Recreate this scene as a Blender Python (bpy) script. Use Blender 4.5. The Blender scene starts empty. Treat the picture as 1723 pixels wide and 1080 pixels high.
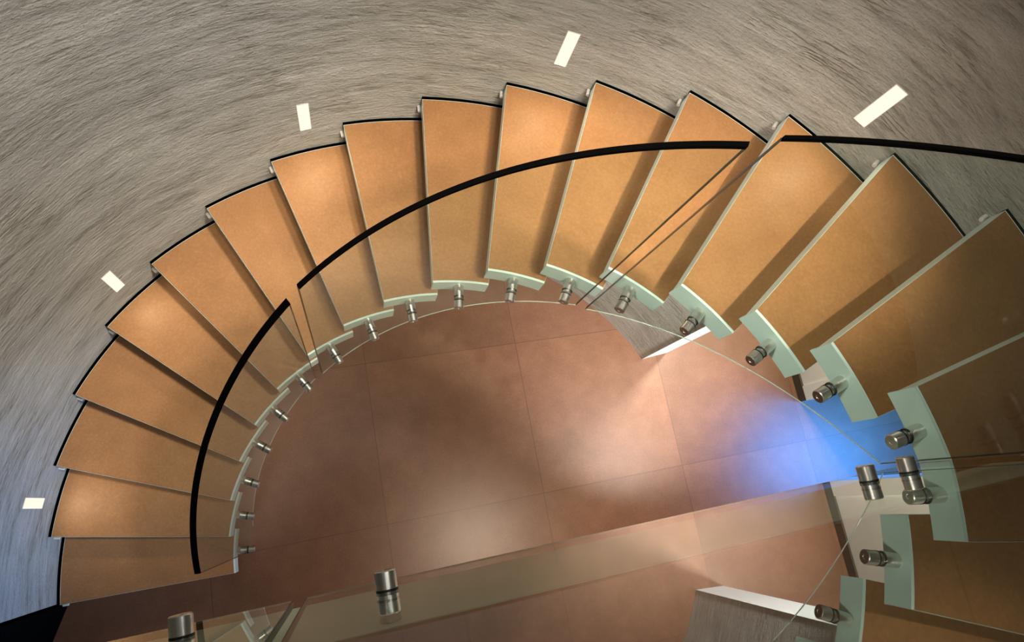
import bpy, bmesh, math, random
from mathutils import Vector, Matrix

random.seed(7)
S = bpy.context.scene
COL = S.collection
R = math.radians

# ------------------------------------------------------------------ plan of the stairwell (metres)
CX, CY = 0.384, -0.160          # axis of the round stairwell
R_IN, R_OUT = 1.040, 1.886      # inner and outer ends of the treads
R_WALL = 1.902                  # face of the round plastered wall
R_GLASS = 0.985                 # bent balustrade glass
RISE = 0.17
AL = R(10.78)                   # direction of the landing edge and of the floor joints
TU = Vector((math.cos(AL), math.sin(AL), 0))
NU = Vector((math.sin(AL), -math.cos(AL), 0))
MD = 0.159                      # landing glass plane, distance along NU
def pl(t, s, z): return TU * t + NU * s + Vector((0, 0, z))
def pol(r, a, z): return Vector((CX + r * math.cos(R(a)), CY + r * math.sin(R(a)), z))

# ------------------------------------------------------------------ camera
cam_d = bpy.data.cameras.new('camera')
cam = bpy.data.objects.new('camera', cam_d)
COL.objects.link(cam)
W = [[0.976, 0.059, 0.211], [0.0, -0.963, 0.269], [0.219, -0.262, -0.940]]
f_, nx, ny = 1106.03, 603.94, 848.70
d = Vector((nx - 861.5, ny - 540.0, f_)).normalized()
Z = -d
X = (Vector((1, 0, 0)) - Z * Z[0]).normalized()
Y = Z.cross(X)
cx_w = Vector((X[0], Y[0], Z[0])); cy_w = Vector((X[1], Y[1], Z[1])); cz_w = Vector((X[2], Y[2], Z[2]))
M = Matrix(((cx_w[0], -cy_w[0], -cz_w[0], 0), (cx_w[1], -cy_w[1], -cz_w[1], 0), (cx_w[2], -cy_w[2], -cz_w[2], 4.244), (0, 0, 0, 1)))
cam.matrix_world = M
cam_d.sensor_width = 36.0
cam_d.lens = 36.0 * f_ / 1723.0
cam_d.clip_start = 0.02
S.camera = cam

# ------------------------------------------------------------------ world, lights, exposure
S.view_settings.view_transform = 'Standard'
S.view_settings.look = 'None'
S.view_settings.exposure = 0.0
S.view_settings.gamma = 1.0
wd = bpy.data.worlds.new('world'); S.world = wd; wd.use_nodes = True
wd.node_tree.nodes['Background'].inputs[0].default_value = (1.0, 0.92, 0.82, 1)
wd.node_tree.nodes['Background'].inputs[1].default_value = 0.10

def lamp(name, kind, loc, target, energy, color, size=0.3, size_y=None, spot=None, blend=0.5):
    l = bpy.data.lights.new(name, kind); l.energy = energy; l.color = color
    if kind == 'AREA':
        l.shape = 'RECTANGLE'; l.size = size; l.size_y = size_y or size
    else:
        l.shadow_soft_size = size
        if kind == 'SPOT': l.spot_size = R(spot); l.spot_blend = blend
    o = bpy.data.objects.new(name, l); COL.objects.link(o)
    o.location = loc
    o.rotation_euler = (Vector(target) - Vector(loc)).to_track_quat('-Z', 'Y').to_euler()
    return o
WARM = (1.0, 0.78, 0.54)
# ceiling spots on the landing side, aimed at the flight, then added unseen fills for the wall and the end plates
for i, (loc, tgt, e, cone) in enumerate((
        ((1.50, -0.05, 6.2), (1.14, 1.00, 2.45), 780, 20),
        ((1.05, -0.70, 6.2), (0.28, 1.14, 1.75), 1150, 23),
        ((1.20, 0.55, 6.2), (-0.92, 0.70, 0.80), 780, 21))):
    lamp('ceiling_spot', 'SPOT', loc, tgt, e, (1.0, 0.84, 0.62), (0.06, 0.22, 0.26)[i], spot=cone, blend=1.0)
lamp('wash_fill', 'SPOT', (0.5, -0.9, 6.2), (0.2, 1.74, 2.15), 480, (1.0, 0.95, 0.89), 0.20, spot=44, blend=1.0)
lamp('wash_fill.001', 'SPOT', (1.4, 0.45, 6.2), (-1.12, 1.00, 1.05), 640, (1.0, 0.95, 0.89), 0.20, spot=30, blend=1.0)
wl = lamp('wash_fill.002', 'AREA', (-0.9, 0.35, 4.7), (1.05, 0.85, 2.35), 6, (1.0, 0.92, 0.80), 0.4)  # added fill that brightens the inner end plates on the right
wl.data.spread = R(42)
# daylight entering the doorway on the right of the lower floor
dl = lamp('daylight', 'AREA', pl(4.05, 0.40, 1.35), pl(3.50, 0.05, 0.0), 22, (0.05, 0.31, 1.0), 0.7, 0.9)
dl.data.spread = R(75)
# added blue fill for the foot of the round wall
d2 = lamp('daylight_fill', 'AREA', pl(0.6, 1.7, 1.2), pol(R_WALL, 182, 0.7), 4.5, (0.22, 0.48, 1.0), 0.5, 0.9)
d2.data.spread = R(45)
# downlights of the lower room: beyond the doorway, and below the landing
lamp('lower_spot', 'SPOT', pl(2.79, -1.12, 2.10), pl(1.5, -0.1, 0.0), 130, (1.0, 0.78, 0.55), 0.06, spot=140, blend=0.5)
lamp('lower_spot.001', 'SPOT', pl(3.00, -1.14, 2.10), pl(1.5, -0.0, 0.0), 105, (1.0, 0.84, 0.72), 0.06, spot=140, blend=0.5)
ls = lamp('lower_spot.002', 'AREA', pl(1.00, 0.55, 2.40), pl(0.95, 0.25, 0.0), 17, (1.0, 0.80, 0.60), 0.25)
ls.data.spread = R(125)
lamp('lower_spot.003', 'SPOT', pl(2.45, 0.45, 2.35), pl(2.12, -0.66, 0.45), 640, (1.0, 0.91, 0.83), 0.05, spot=58, blend=1.0)

# ------------------------------------------------------------------ materials
def new_mat(name):
    m = bpy.data.materials.new(name); m.use_nodes = True
    nt = m.node_tree; return m, nt, nt.nodes['Principled BSDF']
def link(nt, a, b): nt.links.new(a, b)
def simple(name, color, rough=0.5, metal=0.0, spec=0.5):
    m, nt, b = new_mat(name)
    b.inputs['Base Color'].default_value = (*color, 1); b.inputs['Roughness'].default_value = rough
    b.inputs['Metallic'].default_value = metal; b.inputs['Specular IOR Level'].default_value = spec
    return m
def ramp(nt, stops):
    r = nt.nodes.new('ShaderNodeValToRGB')
    e = r.color_ramp.elements
    while len(e) < len(stops): e.new(0.5)
    for el, (p, c) in zip(e, stops): el.position = p; el.color = (*c, 1)
    return r
def noise(nt, vec, scale, detail=4, rough=0.55):
    n = nt.nodes.new('ShaderNodeTexNoise')
    n.inputs['Scale'].default_value = scale; n.inputs['Detail'].default_value = detail; n.inputs['Roughness'].default_value = rough
    if vec is not None: link(nt, vec, n.inputs['Vector'])
    return n
def mapping(nt, src, scale, rot=(0, 0, 0), loc=(0, 0, 0)):
    m = nt.nodes.new('ShaderNodeMapping')
    m.inputs['Scale'].default_value = scale; m.inputs['Rotation'].default_value = rot; m.inputs['Location'].default_value = loc
    link(nt, src, m.inputs['Vector']); return m.outputs[0]
def mixc(nt, fac, a, b, kind='MIX'):
    m = nt.nodes.new('ShaderNodeMix'); m.data_type = 'RGBA'; m.blend_type = kind
    for sock, v in ((m.inputs['Factor'], fac), (m.inputs['A'], a), (m.inputs['B'], b)):
        pass
    ins = {'f': m.inputs[0], 'a': m.inputs[6], 'b': m.inputs[7]}
    for k, v in (('f', fac), ('a', a), ('b', b)):
        if hasattr(v, 'is_output'): link(nt, v, ins[k])
        elif k == 'f': ins[k].default_value = v
        else: ins[k].default_value = (*v, 1)
    return m.outputs[2]
def math_n(nt, op, a, b=None, c=None):
    n = nt.nodes.new('ShaderNodeMath'); n.operation = op
    for i, v in enumerate((a, b, c)):
        if v is None: continue
        if hasattr(v, 'is_output'): link(nt, v, n.inputs[i])
        else: n.inputs[i].default_value = v
    return n.outputs[0]
def bump(nt, b, h, strength, dist):
    n = nt.nodes.new('ShaderNodeBump'); n.inputs['Strength'].default_value = strength; n.inputs['Distance'].default_value = dist
    link(nt, h, n.inputs['Height']); link(nt, n.outputs[0], b.inputs['Normal'])

def stone_mat(name, c_dark, c_mid, c_light, rough, tiles=False):
    m, nt, b = new_mat(name)
    geo = nt.nodes.new('ShaderNodeNewGeometry'); P = geo.outputs['Position']
    n1 = noise(nt, P, 7.0, 6, 0.66); n2 = noise(nt, P, 90.0, 3, 0.6)
    r = ramp(nt, [(0.20, c_dark), (0.50, c_mid), (0.85, c_light)])
    link(nt, n1.outputs[0], r.inputs[0])
    sp = ramp(nt, [(0.25, (0.80, 0.80, 0.80)), (0.62, (1, 1, 1)), (0.78, (1.22, 1.2, 1.15))])
    link(nt, n2.outputs[0], sp.inputs[0])
    col = mixc(nt, 1.0, r.outputs[0], sp.outputs[0], 'MULTIPLY')
    if tiles:
        v = mapping(nt, P, (1 / 1.005, 1 / 1.005, 1), (0, 0, 0), (0, 0, 0))
        rot = nt.nodes.new('ShaderNodeVectorRotate'); rot.rotation_type = 'Z_AXIS'
        rot.inputs['Angle'].default_value = -AL
        sub = nt.nodes.new('ShaderNodeVectorMath'); sub.operation = 'SUBTRACT'; sub.inputs[1].default_value = (0.175, -0.117, 0)
        link(nt, P, sub.inputs[0]); link(nt, sub.outputs[0], rot.inputs['Vector'])
        sx = nt.nodes.new('ShaderNodeSeparateXYZ'); link(nt, rot.outputs[0], sx.inputs[0])
        edges = []; ids = []
        for o in (sx.outputs[0], sx.outputs[1]):
            u = math_n(nt, 'DIVIDE', o, 1.005)
            fl = math_n(nt, 'FLOOR', u); fr = math_n(nt, 'FRACT', u)
            ids.append(fl)
            edges.append(math_n(nt, 'MINIMUM', fr, math_n(nt, 'SUBTRACT', 1.0, fr)))
        e = math_n(nt, 'MINIMUM', edges[0], edges[1])
        jm = math_n(nt, 'LESS_THAN', e, 0.0030)
        cmb = nt.nodes.new('ShaderNodeCombineXYZ'); link(nt, ids[0], cmb.inputs[0]); link(nt, ids[1], cmb.inputs[1])
        wn = nt.nodes.new('ShaderNodeTexWhiteNoise'); wn.noise_dimensions = '2D'; link(nt, cmb.outputs[0], wn.inputs['Vector'])
        tone = ramp(nt, [(0, (0.88, 0.88, 0.90)), (1, (1.10, 1.08, 1.06))]); link(nt, wn.outputs['Value'], tone.inputs[0])
        col = mixc(nt, 1.0, col, tone.outputs[0], 'MULTIPLY')
        col = mixc(nt, jm, col, (0.12, 0.062, 0.036))
    link(nt, col, b.inputs['Base Color'])
    b.inputs['Roughness'].default_value = rough
    bump(nt, b, n2.outputs[0], 0.12, 0.002)
    return m
M_STONE = stone_mat('tread_stone', (0.31, 0.150, 0.056), (0.36, 0.177, 0.069), (0.41, 0.210, 0.086), 0.50)
M_FLOOR = stone_mat('floor_tile', (0.150, 0.072, 0.041), (0.185, 0.093, 0.054), (0.225, 0.120, 0.073), 0.38, True)

def plaster():
    m, nt, b = new_mat('streaked_plaster')
    tc = nt.nodes.new('ShaderNodeTexCoord'); uv = tc.outputs['UV']
    def warped(src, scale, amount):
        w = noise(nt, mapping(nt, src, scale), 1.0, 2)
        k = nt.nodes.new('ShaderNodeVectorMath'); k.operation = 'SCALE'; k.inputs['Scale'].default_value = amount
        link(nt, w.outputs['Color'], k.inputs[0])
        ad = nt.nodes.new('ShaderNodeVectorMath'); ad.operation = 'ADD'; link(nt, src, ad.inputs[0]); link(nt, k.outputs[0], ad.inputs[1])
        return ad.outputs[0]
    v1 = warped(uv, (1.1, 1.4, 1), 0.16)
    v2 = warped(v1, (14, 22, 1), 0.010)
    a = noise(nt, mapping(nt, v2, (2.2, 13, 1), (0, 0, R(3))), 1.0, 9, 0.72)
    c = noise(nt, mapping(nt, v2, (8.0, 52, 1), (0, 0, R(-5))), 1.0, 6, 0.70)
    fur = noise(nt, mapping(nt, v2, (5.0, 36, 1), (0, 0, R(2))), 1.0, 3, 0.6)
    ridge = math_n(nt, 'ABSOLUTE', math_n(nt, 'SUBTRACT', fur.outputs[0], 0.5))
    groove = nt.nodes.new('ShaderNodeMapRange'); groove.inputs[1].default_value = 0.0; groove.inputs[2].default_value = 0.045
    groove.inputs[3].default_value = 0.0; groove.inputs[4].default_value = 1.0
    link(nt, ridge, groove.inputs[0])
    gate = noise(nt, mapping(nt, uv, (3.0, 7.0, 1)), 1.0, 3)
    gm = nt.nodes.new('ShaderNodeMapRange'); gm.inputs[1].default_value = 0.50; gm.inputs[2].default_value = 0.66
    link(nt, gate.outputs[0], gm.inputs[0])
    gr = math_n(nt, 'MAXIMUM', groove.outputs[0], math_n(nt, 'SUBTRACT', 1.0, gm.outputs[0]))
    g = noise(nt, mapping(nt, uv, (55, 80, 1)), 1.0, 4, 0.7)
    h = math_n(nt, 'ADD', math_n(nt, 'MULTIPLY', a.outputs[0], 0.55), math_n(nt, 'MULTIPLY', c.outputs[0], 0.45))
    r = ramp(nt, [(0.36, (0.27, 0.265, 0.22)), (0.46, (0.475, 0.475, 0.435)), (0.62, (0.645, 0.64, 0.60))])
    link(nt, h, r.inputs[0])
    gcol = ramp(nt, [(0.0, (0.66, 0.63, 0.56)), (1.0, (1, 1, 1))]); link(nt, gr, gcol.inputs[0])
    big = noise(nt, mapping(nt, uv, (1.1, 2.2, 1)), 1.0, 3)
    br = ramp(nt, [(0.3, (0.84, 0.84, 0.84)), (0.7, (1.08, 1.07, 1.06))]); link(nt, big.outputs[0], br.inputs[0])
    c1 = mixc(nt, 1.0, r.outputs[0], br.outputs[0], 'MULTIPLY')
    link(nt, mixc(nt, 1.0, c1, gcol.outputs[0], 'MULTIPLY'), b.inputs['Base Color'])
    b.inputs['Roughness'].default_value = 0.8
    hh = math_n(nt, 'ADD', math_n(nt, 'ADD', h, math_n(nt, 'MULTIPLY', g.outputs[0], 0.50)), math_n(nt, 'MULTIPLY', gr, 0.22))
    bump(nt, b, hh, 0.95, 0.030)
    return m
M_PLASTER = plaster()

def pane_glass(name, tint):
    m = bpy.data.materials.new(name); m.use_nodes = True
    nt = m.node_tree; nt.nodes.clear()
    out = nt.nodes.new('ShaderNodeOutputMaterial')
    tr = nt.nodes.new('ShaderNodeBsdfTransparent'); tr.inputs[0].default_value = (*tint, 1)
    gl = nt.nodes.new('ShaderNodeBsdfGlossy'); gl.inputs['Roughness'].default_value = 0.0; gl.inputs[0].default_value = (0.97, 1.0, 0.985, 1)
    lw = nt.nodes.new('ShaderNodeLayerWeight'); lw.inputs['Blend'].default_value = 0.5
    p5 = math_n(nt, 'POWER', lw.outputs['Facing'], 5.0)
    F = math_n(nt, 'ADD', math_n(nt, 'MULTIPLY', p5, 0.96), 0.04)
    # both faces of a pane together, given on the face the ray enters by; the far face only lets it out
    F2 = math_n(nt, 'MINIMUM', math_n(nt, 'MULTIPLY', F, 1.2), 0.92)
    geo = nt.nodes.new('ShaderNodeNewGeometry')
    F = math_n(nt, 'MULTIPLY', F2, math_n(nt, 'SUBTRACT', 1.0, geo.outputs['Backfacing']))
    mx = nt.nodes.new('ShaderNodeMixShader')
    link(nt, F, mx.inputs[0]); link(nt, tr.outputs[0], mx.inputs[1]); link(nt, gl.outputs[0], mx.inputs[2])
    link(nt, mx.outputs[0], out.inputs[0])
    return m
M_GLASS = pane_glass('balustrade_glass', (0.935, 0.968, 0.950))
M_FROST = simple('frosted_glass_body', (0.72, 0.89, 0.85), 0.28)
M_STEEL = simple('brushed_steel', (0.72, 0.70, 0.66), 0.30, 1.0)
M_RUBBER = simple('black_rubber', (0.012, 0.012, 0.013), 0.5)
M_BLACK = simple('black_edge_profile', (0.0015, 0.0015, 0.0015), 0.8, 0, 0.0)
M_EDGE = simple('glass_edge_glint', (0.62, 0.70, 0.64), 0.2)  # pale colour stands in for light caught along the pane's bottom edge
M_SIDE = simple('dark_glass_side', (0.015, 0.02, 0.016), 0.3)
M_WHITE = simple('white_paint', (0.80, 0.85, 0.86), 0.5)
M_BASEB = simple('dark_baseboard', (0.05, 0.040, 0.030), 0.5)
M_FASCIA = simple('grey_fascia', (0.72, 0.86, 0.74), 0.6)
M_DARK = simple('shaded_wall_black', (0.003, 0.0028, 0.0026), 0.8, 0, 0.0)
M_PLATE = simple('grey_end_plate', (0.42, 0.43, 0.38), 0.3)
M_PIN = simple('clear_plastic_pin', (0.80, 0.78, 0.72), 0.15)
M_FRAME = simple('fixture_frame', (0.75, 0.72, 0.66), 0.4)
def emit(name, color, strength):
    m = bpy.data.materials.new(name); m.use_nodes = True; nt = m.node_tree; nt.nodes.clear()
    o = nt.nodes.new('ShaderNodeOutputMaterial'); e = nt.nodes.new('ShaderNodeEmission')
    e.inputs[0].default_value = (*color, 1); e.inputs[1].default_value = strength
    link(nt, e.outputs[0], o.inputs[0]); return m
M_LAMP = emit('warm_lamp_diffuser', (1.0, 0.90, 0.72), 1.15)

# ------------------------------------------------------------------ mesh helpers
def obj(name, bm, mat, parent=None, smooth=False):
    me = bpy.data.meshes.new(name)
    bmesh.ops.recalc_face_normals(bm, faces=bm.faces)
    if parent is not None:
        bmesh.ops.transform(bm, matrix=Matrix.Translation(-parent_world(parent)), verts=bm.verts)
    bm.to_mesh(me); bm.free()
    if smooth:
        for p in me.polygons: p.use_smooth = True
    me.materials.append(mat)
    o = bpy.data.objects.new(name, me); COL.objects.link(o)
    if parent is not None: o.parent = parent
    return o
def parent_world(p):
    v = Vector(p.location)
    while p.parent is not None:
        p = p.parent; v += Vector(p.location)
    return v
def empty(name, loc, label, cat, group=None):
    o = bpy.data.objects.new(name, None); COL.objects.link(o); o.location = loc; o.empty_display_size = 0.1
    tag(o, label, cat, group); return o
def tag(o, label, cat, group=None):
    o['label'] = label; o['category'] = cat
    if group: o['group'] = group
def struct(name, bm, mat, smooth=False):
    o = obj(name, bm, mat, None, smooth); o['kind'] = 'structure'; return o
def prism(bm, outline, z0, z1):
    """vertical prism over a 2-D outline of Vectors"""
    b = [bm.verts.new((v[0], v[1], z0)) for v in outline]
    t = [bm.verts.new((v[0], v[1], z1)) for v in outline]
    n = len(b)
    bm.faces.new(list(reversed(b))); bm.faces.new(t)
    for i in range(n):
        j = (i + 1) % n
        bm.faces.new((b[i], b[j], t[j], t[i]))
    return bm
def box_pl(t0, t1, s0, s1, z0, z1):
    bm = bmesh.new()
    return prism(bm, [pl(t0, s0, 0), pl(t1, s0, 0), pl(t1, s1, 0), pl(t0, s1, 0)], z0, z1)
def bevel(bm, w, seg=2, ang=40):
    es = [e for e in bm.edges if len(e.link_faces) == 2 and e.calc_face_angle(0) > R(ang)]
    if es: bmesh.ops.bevel(bm, geom=es, offset=w, segments=seg, affect='EDGES', profile=0.7)
def lathe(bm, prof, origin, axis, seg=24):
    """revolve (distance along axis, radius) pairs round the axis"""
    axis = axis.normalized(); q = axis.to_track_quat('Z', 'Y')
    rings = []
    for (h, r) in prof:
        ring = []
        for i in range(seg):
            a = 2 * math.pi * i / seg
            ring.append(bm.verts.new(origin + q @ Vector((r * math.cos(a), r * math.sin(a), h))))
        rings.append(ring)
    for k in range(len(rings) - 1):
        for i in range(seg):
            j = (i + 1) % seg
            bm.faces.new((rings[k][i], rings[k][j], rings[k + 1][j], rings[k + 1][i]))
    bm.faces.new(list(reversed(rings[0]))); bm.faces.new(rings[-1])
    return bm

# ------------------------------------------------------------------ setting: floor, walls, landing
def bent_wall(a0, a1, z0, z1, r0, r1, n):
    """piece of the round wall, with arc length and height as its UV"""
    bm = bmesh.new(); uvl = bm.loops.layers.uv.new('UVMap')
    cols = []
    for i in range(n + 1):
        a = a0 + (a1 - a0) * i / n
        cols.append((a, [bm.verts.new(pol(r, a, z)) for r, z in ((r0, z0), (r0, z1), (r1, z1), (r1, z0))]))
    def face(vs, uvs):
        f = bm.faces.new(vs)
        for l, u in zip(f.loops, uvs): l[uvl].uv = u
    for i in range(n):
        (aa, A), (ab, B) = cols[i], cols[i + 1]
        ua, ub = R(aa) * r0, R(ab) * r0
        for k in range(4):
            j = (k + 1) % 4
            zz = (z0, z1, z1 + (r1 - r0), z1 + (r1 - r0) + (z1 - z0), z1 + 2 * (r1 - r0) + (z1 - z0))
            face((A[k], B[k], B[j], A[j]), ((ua, zz[k]), (ub, zz[k]), (ub, zz[k + 1]), (ua, zz[k + 1])))
    for (a, C_), in ((cols[0],), (cols[-1],)):
        face(C_, ((r0, z0), (r0, z1), (r1, z1), (r1, z0)))
    return bm
bm = bmesh.new(); prism(bm, [Vector((-4, -3.6)), Vector((7, -3.6)), Vector((7, 4.6)), Vector((-4, 4.6))], -0.1, 0.0)
struct('floor', bm, M_FLOOR)
ow = struct('wall_round', bent_wall(37.3, 190.15, 0.0, 5.4, R_WALL, R_WALL + 0.17, 110), M_PLASTER)
oh = struct('wall_over_doorway', bent_wall(11.2, 37.3, 2.12, 5.4, R_WALL, R_WALL + 0.17, 24), M_PLASTER)
# white lining of the doorway reveal at the end of the round wall
w1 = pol(R_WALL - 0.004, 37.3, 0); w2 = pol(R_WALL + 0.185, 35.3, 0)
nrm = Vector((w2.y - w1.y, -(w2.x - w1.x), 0)).normalized() * 0.012
wa = pol(R_WALL + 0.001, 37.35, 0)
bm = bmesh.new(); prism(bm, [w1, w2, pol(R_WALL + 0.185, 37.25, 0), wa], 0, 2.12)
struct('trim_1', bm, M_WHITE)
# white wall of the lower room, past the doorway
struct('wall_lower_room', box_pl(3.215, 3.36, -3.6, -0.13, 0.0, 2.45), M_WHITE)
struct('baseboard_lower_room', box_pl(3.20, 3.2148, -3.6, -0.13, 0.0, 0.08), M_BASEB)
struct('trim_2', box_pl(3.203, 3.2148, -0.235, -0.13, 0.0801, 2.1), M_WHITE)
# wall, its shade put into a near-black colour, carrying on from the foot of the round wall
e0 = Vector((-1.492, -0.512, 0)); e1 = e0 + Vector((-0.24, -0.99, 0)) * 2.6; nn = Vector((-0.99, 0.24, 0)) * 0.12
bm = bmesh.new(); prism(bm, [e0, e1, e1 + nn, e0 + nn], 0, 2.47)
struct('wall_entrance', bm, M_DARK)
# upper landing
LZ = 3.05
struct('floor_landing', box_pl(-1.90, 2.22, MD + 0.052, MD + 2.6, LZ - 0.03, LZ), M_FLOOR)
struct('ceiling_lower', box_pl(-1.90, 2.22, MD + 0.062, MD + 2.6, 2.48, LZ - 0.0305), M_WHITE)
struct('trim_3', box_pl(-1.90, 2.22, MD + 0.050, MD + 0.0615, 2.48, LZ - 0.0305), M_FASCIA)

# ------------------------------------------------------------------ fasteners shared by treads and glass
def standoff(parent, outer_pt, axis, gap, tag_cap='cap'):
    """round steel spacer from outer_pt along axis to the glass, a rubber washer, then the cap past the glass"""
    r = 0.0195
    bm = bmesh.new()
    lathe(bm, [(0.0, r), (gap - 0.004, r), (gap - 0.004, r * 0.8), (gap + 0.018, r * 0.8)], outer_pt, axis)
    s = obj('standoff', bm, M_STEEL, parent); shade_auto(s)
    bm = bmesh.new()
    lathe(bm, [(gap - 0.0035, r * 1.03), (gap - 0.0005, r * 1.03)], outer_pt, axis)
    obj('washer', bm, M_RUBBER, s)
    bm = bmesh.new()
    g = gap + 0.0125
    lathe(bm, [(g, r * 1.03), (g + 0.004, r * 1.03)], outer_pt, axis)
    obj('washer', bm, M_RUBBER, s)
    bm = bmesh.new()
    g += 0.0045
    lathe(bm, [(g, r), (g + 0.030, r), (g + 0.032, r - 0.002), (g + 0.032, 0.006), (g + 0.0305, 0.005)], outer_pt, axis)
    c = obj('cap', bm, M_STEEL, s); shade_auto(c)
    return s
def shade_auto(o):
    for p in o.data.polygons: p.use_smooth = True
    try: o.data.set_sharp_from_angle(angle=R(35))
    except Exception: pass

# ------------------------------------------------------------------ treads
A_IN = {1: 191.1, 2: 180.25, 3: 170.1, 4: 159.4, 5: 149.4, 6: 139.2, 7: 128.8, 8: 118.4, 9: 108.5, 10: 97.9, 11: 87.1,
        12: 76.6, 13: 66.4, 14: 54.8, 15: 44.0, 16: 34.4, 17: 25.0}
ORD = ['first', 'second', 'third', 'fourth', 'fifth', 'sixth', 'seventh', 'eighth', 'ninth', 'tenth', 'eleventh', 'twelfth',
       'thirteenth', 'fourteenth', 'fifteenth', 'sixteenth', 'seventeenth']
WHERE = {1: 'lowest step, resting just above the floor tiles at lower left',
         17: 'topmost step, meeting the landing at the right edge'}
THICK = 0.091      # height of the end plates
SLAB = 0.058       # thickness of the tread body
def sector(ai, ao, bi, bo, ri, ro, inset=0.0, n=14):
    """outline: front edge at angles ai (inner) ao (outer), back edge bi, bo"""
    e = min(inset, 0.0008) if inset else 0.0
    ri += inset; ro -= e
    ai -= math.degrees(inset / ri); bi += math.degrees(e / ri); ao -= math.degrees(inset / ro); bo += math.degrees(e / ro)
    pts = [pol(ri, ai + (bi - ai) * i / n, 0) for i in range(n + 1)]
    pts += [pol(ro, bo + (ao - bo) * i / n, 0) for i in range(n + 1)]
    return pts
def make_tread(k):
    ai = A_IN[k]; ao = 190.35 - 10.415 * (k - 1)
    bi = ai - 12.7; bo = ao - 12.5
    if k == 17: bi = 12.9; bo = 12.6          # cut short at the landing
    zt = RISE * k
    root = empty('stair_tread', pol((R_IN + R_OUT) / 2, (ai + bi) / 2, zt - THICK),
                 'brown stone stair tread, ' + WHERE.get(k, ORD[k - 1] + ' step counted up from the floor'),
                 'stair tread', 'treads of the curved stair')
    # frosted body with a thin rim round a shallow recess for the stone
    bm = bmesh.new()
    o0 = sector(ai, ao, bi, bo, R_IN + 0.0072, R_OUT)
    o1 = sector(ai, ao, bi, bo, R_IN + 0.0072, R_OUT, 0.0009)
    n = len(o0); rec = 0.014
    vb = [bm.verts.new((p.x, p.y, zt - SLAB)) for p in o0]
    vt = [bm.verts.new((p.x, p.y, zt)) for p in o0]
    vi = [bm.verts.new((p.x, p.y, zt)) for p in o1]
    vr = [bm.verts.new((p.x, p.y, zt - rec)) for p in o1]
    bm.faces.new(list(reversed(vb))); bm.faces.new(vr)
    for i in range(n):
        j = (i + 1) % n
        bm.faces.new((vb[i], vb[j], vt[j], vt[i])); bm.faces.new((vt[i], vt[j], vi[j], vi[i])); bm.faces.new((vi[i], vi[j], vr[j], vr[i]))
    obj('glass_body', bm, M_FROST, root)
    bm = bmesh.new()
    prism(bm, sector(ai, ai - 0.02, bi, bi + 0.02, R_IN - 0.0008, R_IN + 0.007), zt - THICK, zt - 0.0008)
    obj('end_plate', bm, M_FROST, root)
    bm = bmesh.new()
    prism(bm, sector(ao, ao, bo, bo, R_OUT - 0.010, R_OUT), zt - THICK, zt - SLAB - 0.0003)
    obj('wall_plate', bm, M_PLATE, root)
    bm = bmesh.new(); prism(bm, sector(ai, ao, bi, bo, R_IN + 0.0072, R_OUT, 0.0018), zt - rec, zt - 0.0015)
    obj('stone_top', bm, M_STONE, root)
    # black strip between the tread and the wall
    bm = bmesh.new()
    q = [pol(R_OUT + 0.0005, ao + (bo - ao) * i / 14, 0) for i in range(15)] + [pol(R_WALL - 0.001, bo + (ao - bo) * i / 14, 0) for i in range(15)]
    prism(bm, q, zt - 0.02, zt - 0.001)
    obj('wall_strip', bm, M_BLACK, root)
    # small clear pins holding the tread to the wall
    for a in ((ao + 0.22, bo - 0.22) if k < 17 else (ao + 0.22,)):
        bm = bmesh.new()
        lathe(bm, [(0, 0.007), (0.003, 0.008), (R_WALL - R_OUT + 0.012, 0.008)], pol(R_OUT - 0.014, a, zt - 0.074), pol(1, a, 0) - pol(0, a, 0), 14)
        obj('wall_pin', bm, M_PIN, root)
    am = ai + (bi - ai) * 0.49
    s = standoff(root, pol(R_IN - 0.001, am, zt - 0.047), pol(0, am, 0) - pol(1, am, 0), R_IN - 0.001 - (R_GLASS + 0.006))
    return root
for k in range(1, 18): make_tread(k)

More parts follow.
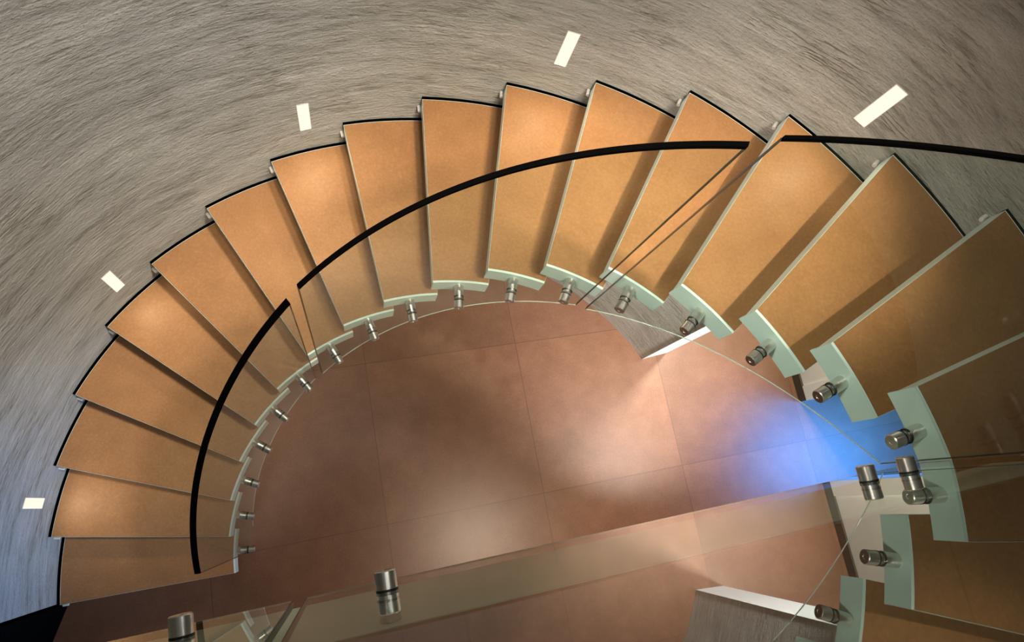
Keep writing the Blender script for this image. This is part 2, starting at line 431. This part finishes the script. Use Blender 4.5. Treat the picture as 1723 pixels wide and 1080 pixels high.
# ------------------------------------------------------------------ bent glass balustrade
def bent_panel(label, a0, a1, top, bot, n, capw):
    # top, bot: (offset, slope) against the tread nosing line
    def zz(a, ab):
        k = 1 + (190.35 - a) / 10.415
        return RISE * k + ab[0] + ab[1] * (k - 9)
    am = (a0 + a1) / 2
    root = empty('glass_balustrade', pol(R_GLASS, am, zz(am, bot)), label, 'glass railing', 'bent glass panels of the stair balustrade')
    r0, r1 = R_GLASS - 0.006, R_GLASS + 0.006
    def strip(lo, hi, ra, rb, b0=a0, b1=a1, n=n):
        bm = bmesh.new(); rows = []
        for i in range(n + 1):
            a = b0 + (b1 - b0) * i / n
            rows.append([bm.verts.new(pol(r, a, z)) for r, z in ((ra, lo(a)), (ra, hi(a)), (rb, hi(a)), (rb, lo(a)))])
        for A, B in zip(rows, rows[1:]):
            for k in range(4): bm.faces.new((A[k], B[k], B[(k + 1) % 4], A[(k + 1) % 4]))
        bm.faces.new(rows[0]); bm.faces.new(rows[-1])
        return bm
    g = obj('glass_pane', strip(lambda a: zz(a, bot), lambda a: zz(a, top) - 0.012, r0, r1), M_GLASS, root); shade_auto(g)
    c = obj('edge_cap', strip(lambda a: zz(a, top) - 0.0118, lambda a: zz(a, top), R_GLASS - capw / 2, R_GLASS + capw / 2), M_BLACK, root); shade_auto(c)
    e = obj('edge_glint', strip(lambda a: zz(a, bot) - 0.0022, lambda a: zz(a, bot) - 0.0002, r0, r0 + 0.0035), M_EDGE, root); shade_auto(e)
    w = math.degrees(0.0013 / R_GLASS) * (1 if a1 > a0 else -1)
    for b0, b1 in ((a0 - w, a0 - w * 0.1), (a1 + w * 0.1, a1 + w)):
        obj('side_edge', strip(lambda a: zz(a, bot), lambda a: zz(a, top) - 0.012, r0, r1, b0, b1, 1), M_SIDE, root)
    c['label'] = 'black edge strip along the top of the glass'
    return root
bent_panel('bent glass panel beside the lowest six steps at left, with short black top edge', 185.8, 129.8, (1.075, 0.0), (-0.14, 0.035), 60, 0.021)
bent_panel('bent glass panel along the middle steps with the longest black top edge', 127.4, 66.8, (1.05, -0.028), (-0.255, 0.0), 64, 0.015)
bent_panel('bent glass panel beside the uppermost steps, its black top edge running off the right', 64.4, 15.6, (0.994, -0.006), (-0.285, 0.0), 52, 0.010)

# ------------------------------------------------------------------ flat glass in front of the landing edge
def flat_panel(label, t0, t1, knobs):
    zb, zt = 2.775, 4.08
    root = empty('landing_balustrade', pl((t0 + t1) / 2, MD, zb), label, 'glass railing', 'flat glass panels along the landing')
    g = obj('glass_pane', box_pl(t0, t1, MD, MD + 0.012, zb, zt - 0.012), M_GLASS, root)
    obj('edge_cap', box_pl(t0, t1, MD - 0.001, MD + 0.013, zt - 0.0118, zt), M_BLACK, root)
    obj('edge_glint', box_pl(t0, t1, MD, MD + 0.0035, zb - 0.0022, zb - 0.0002), M_EDGE, root)
    for a, b in ((t0 - 0.002, t0 - 0.0002), (t1 + 0.0002, t1 + 0.002)):
        obj('side_edge', box_pl(a, b, MD, MD + 0.012, zb, zt - 0.012), M_SIDE, root)
    for t in knobs:
        standoff(root, pl(t, MD + 0.0497, 2.955), -NU, 0.0377)
    return root
flat_panel('flat landing glass panel with mirror reflections, long piece at bottom centre', -0.122, 1.378, (0.03, 1.09, 1.20))
flat_panel('flat landing glass panel at bottom left, left of the narrow pale gap', -1.535, -0.150, (-0.31, -1.40))

# ------------------------------------------------------------------ recessed wall lights
LW = {0: (175.0, 0.580, 'lowest wall light, above the second step at the far left'),
      1: (143.5, 1.100, 'second wall light up from the floor, above the fifth step'),
      2: (112.0, 1.622, 'third wall light up, above the eighth step'),
      3: (80.75, 2.150, 'fourth wall light up, above the eleventh step'),
      4: (49.35, 2.634, 'highest wall light, at upper right above the black glass edge')}
for i in sorted(LW):
    a, z, lab = LW[i]
    root = empty('wall_light', pol(R_WALL, a, z - 0.1), 'small glowing ' + lab, 'wall light', 'rectangular lights set in the round wall')
    hw = math.degrees(0.0235 / R_WALL); hz = 0.096
    def arcbox(da, dz, ra, rb):
        bm = bmesh.new(); n = 4
        q = [pol(ra, a - da + 2 * da * j / n, 0) for j in range(n + 1)] + [pol(rb, a + da - 2 * da * j / n, 0) for j in range(n + 1)]
        return prism(bm, q, z - dz, z + dz)
    obj('housing', arcbox(hw * 1.10, hz + 0.003, R_WALL - 0.002, R_WALL - 0.0002), M_FRAME, root)
    lp = pol(R_WALL - 0.02, a, z)
    sl = lamp('wall_lamp', 'SPOT', lp, pol(R_WALL - 0.62, a, z - 0.33), 2.6, (1.0, 0.80, 0.55), 0.012, spot=150, blend=1.0)
    sl.parent = root; sl.location = lp - parent_world(root)
    obj('diffuser', arcbox(hw, hz, R_WALL - 0.0038, R_WALL - 0.0021), M_LAMP, root)
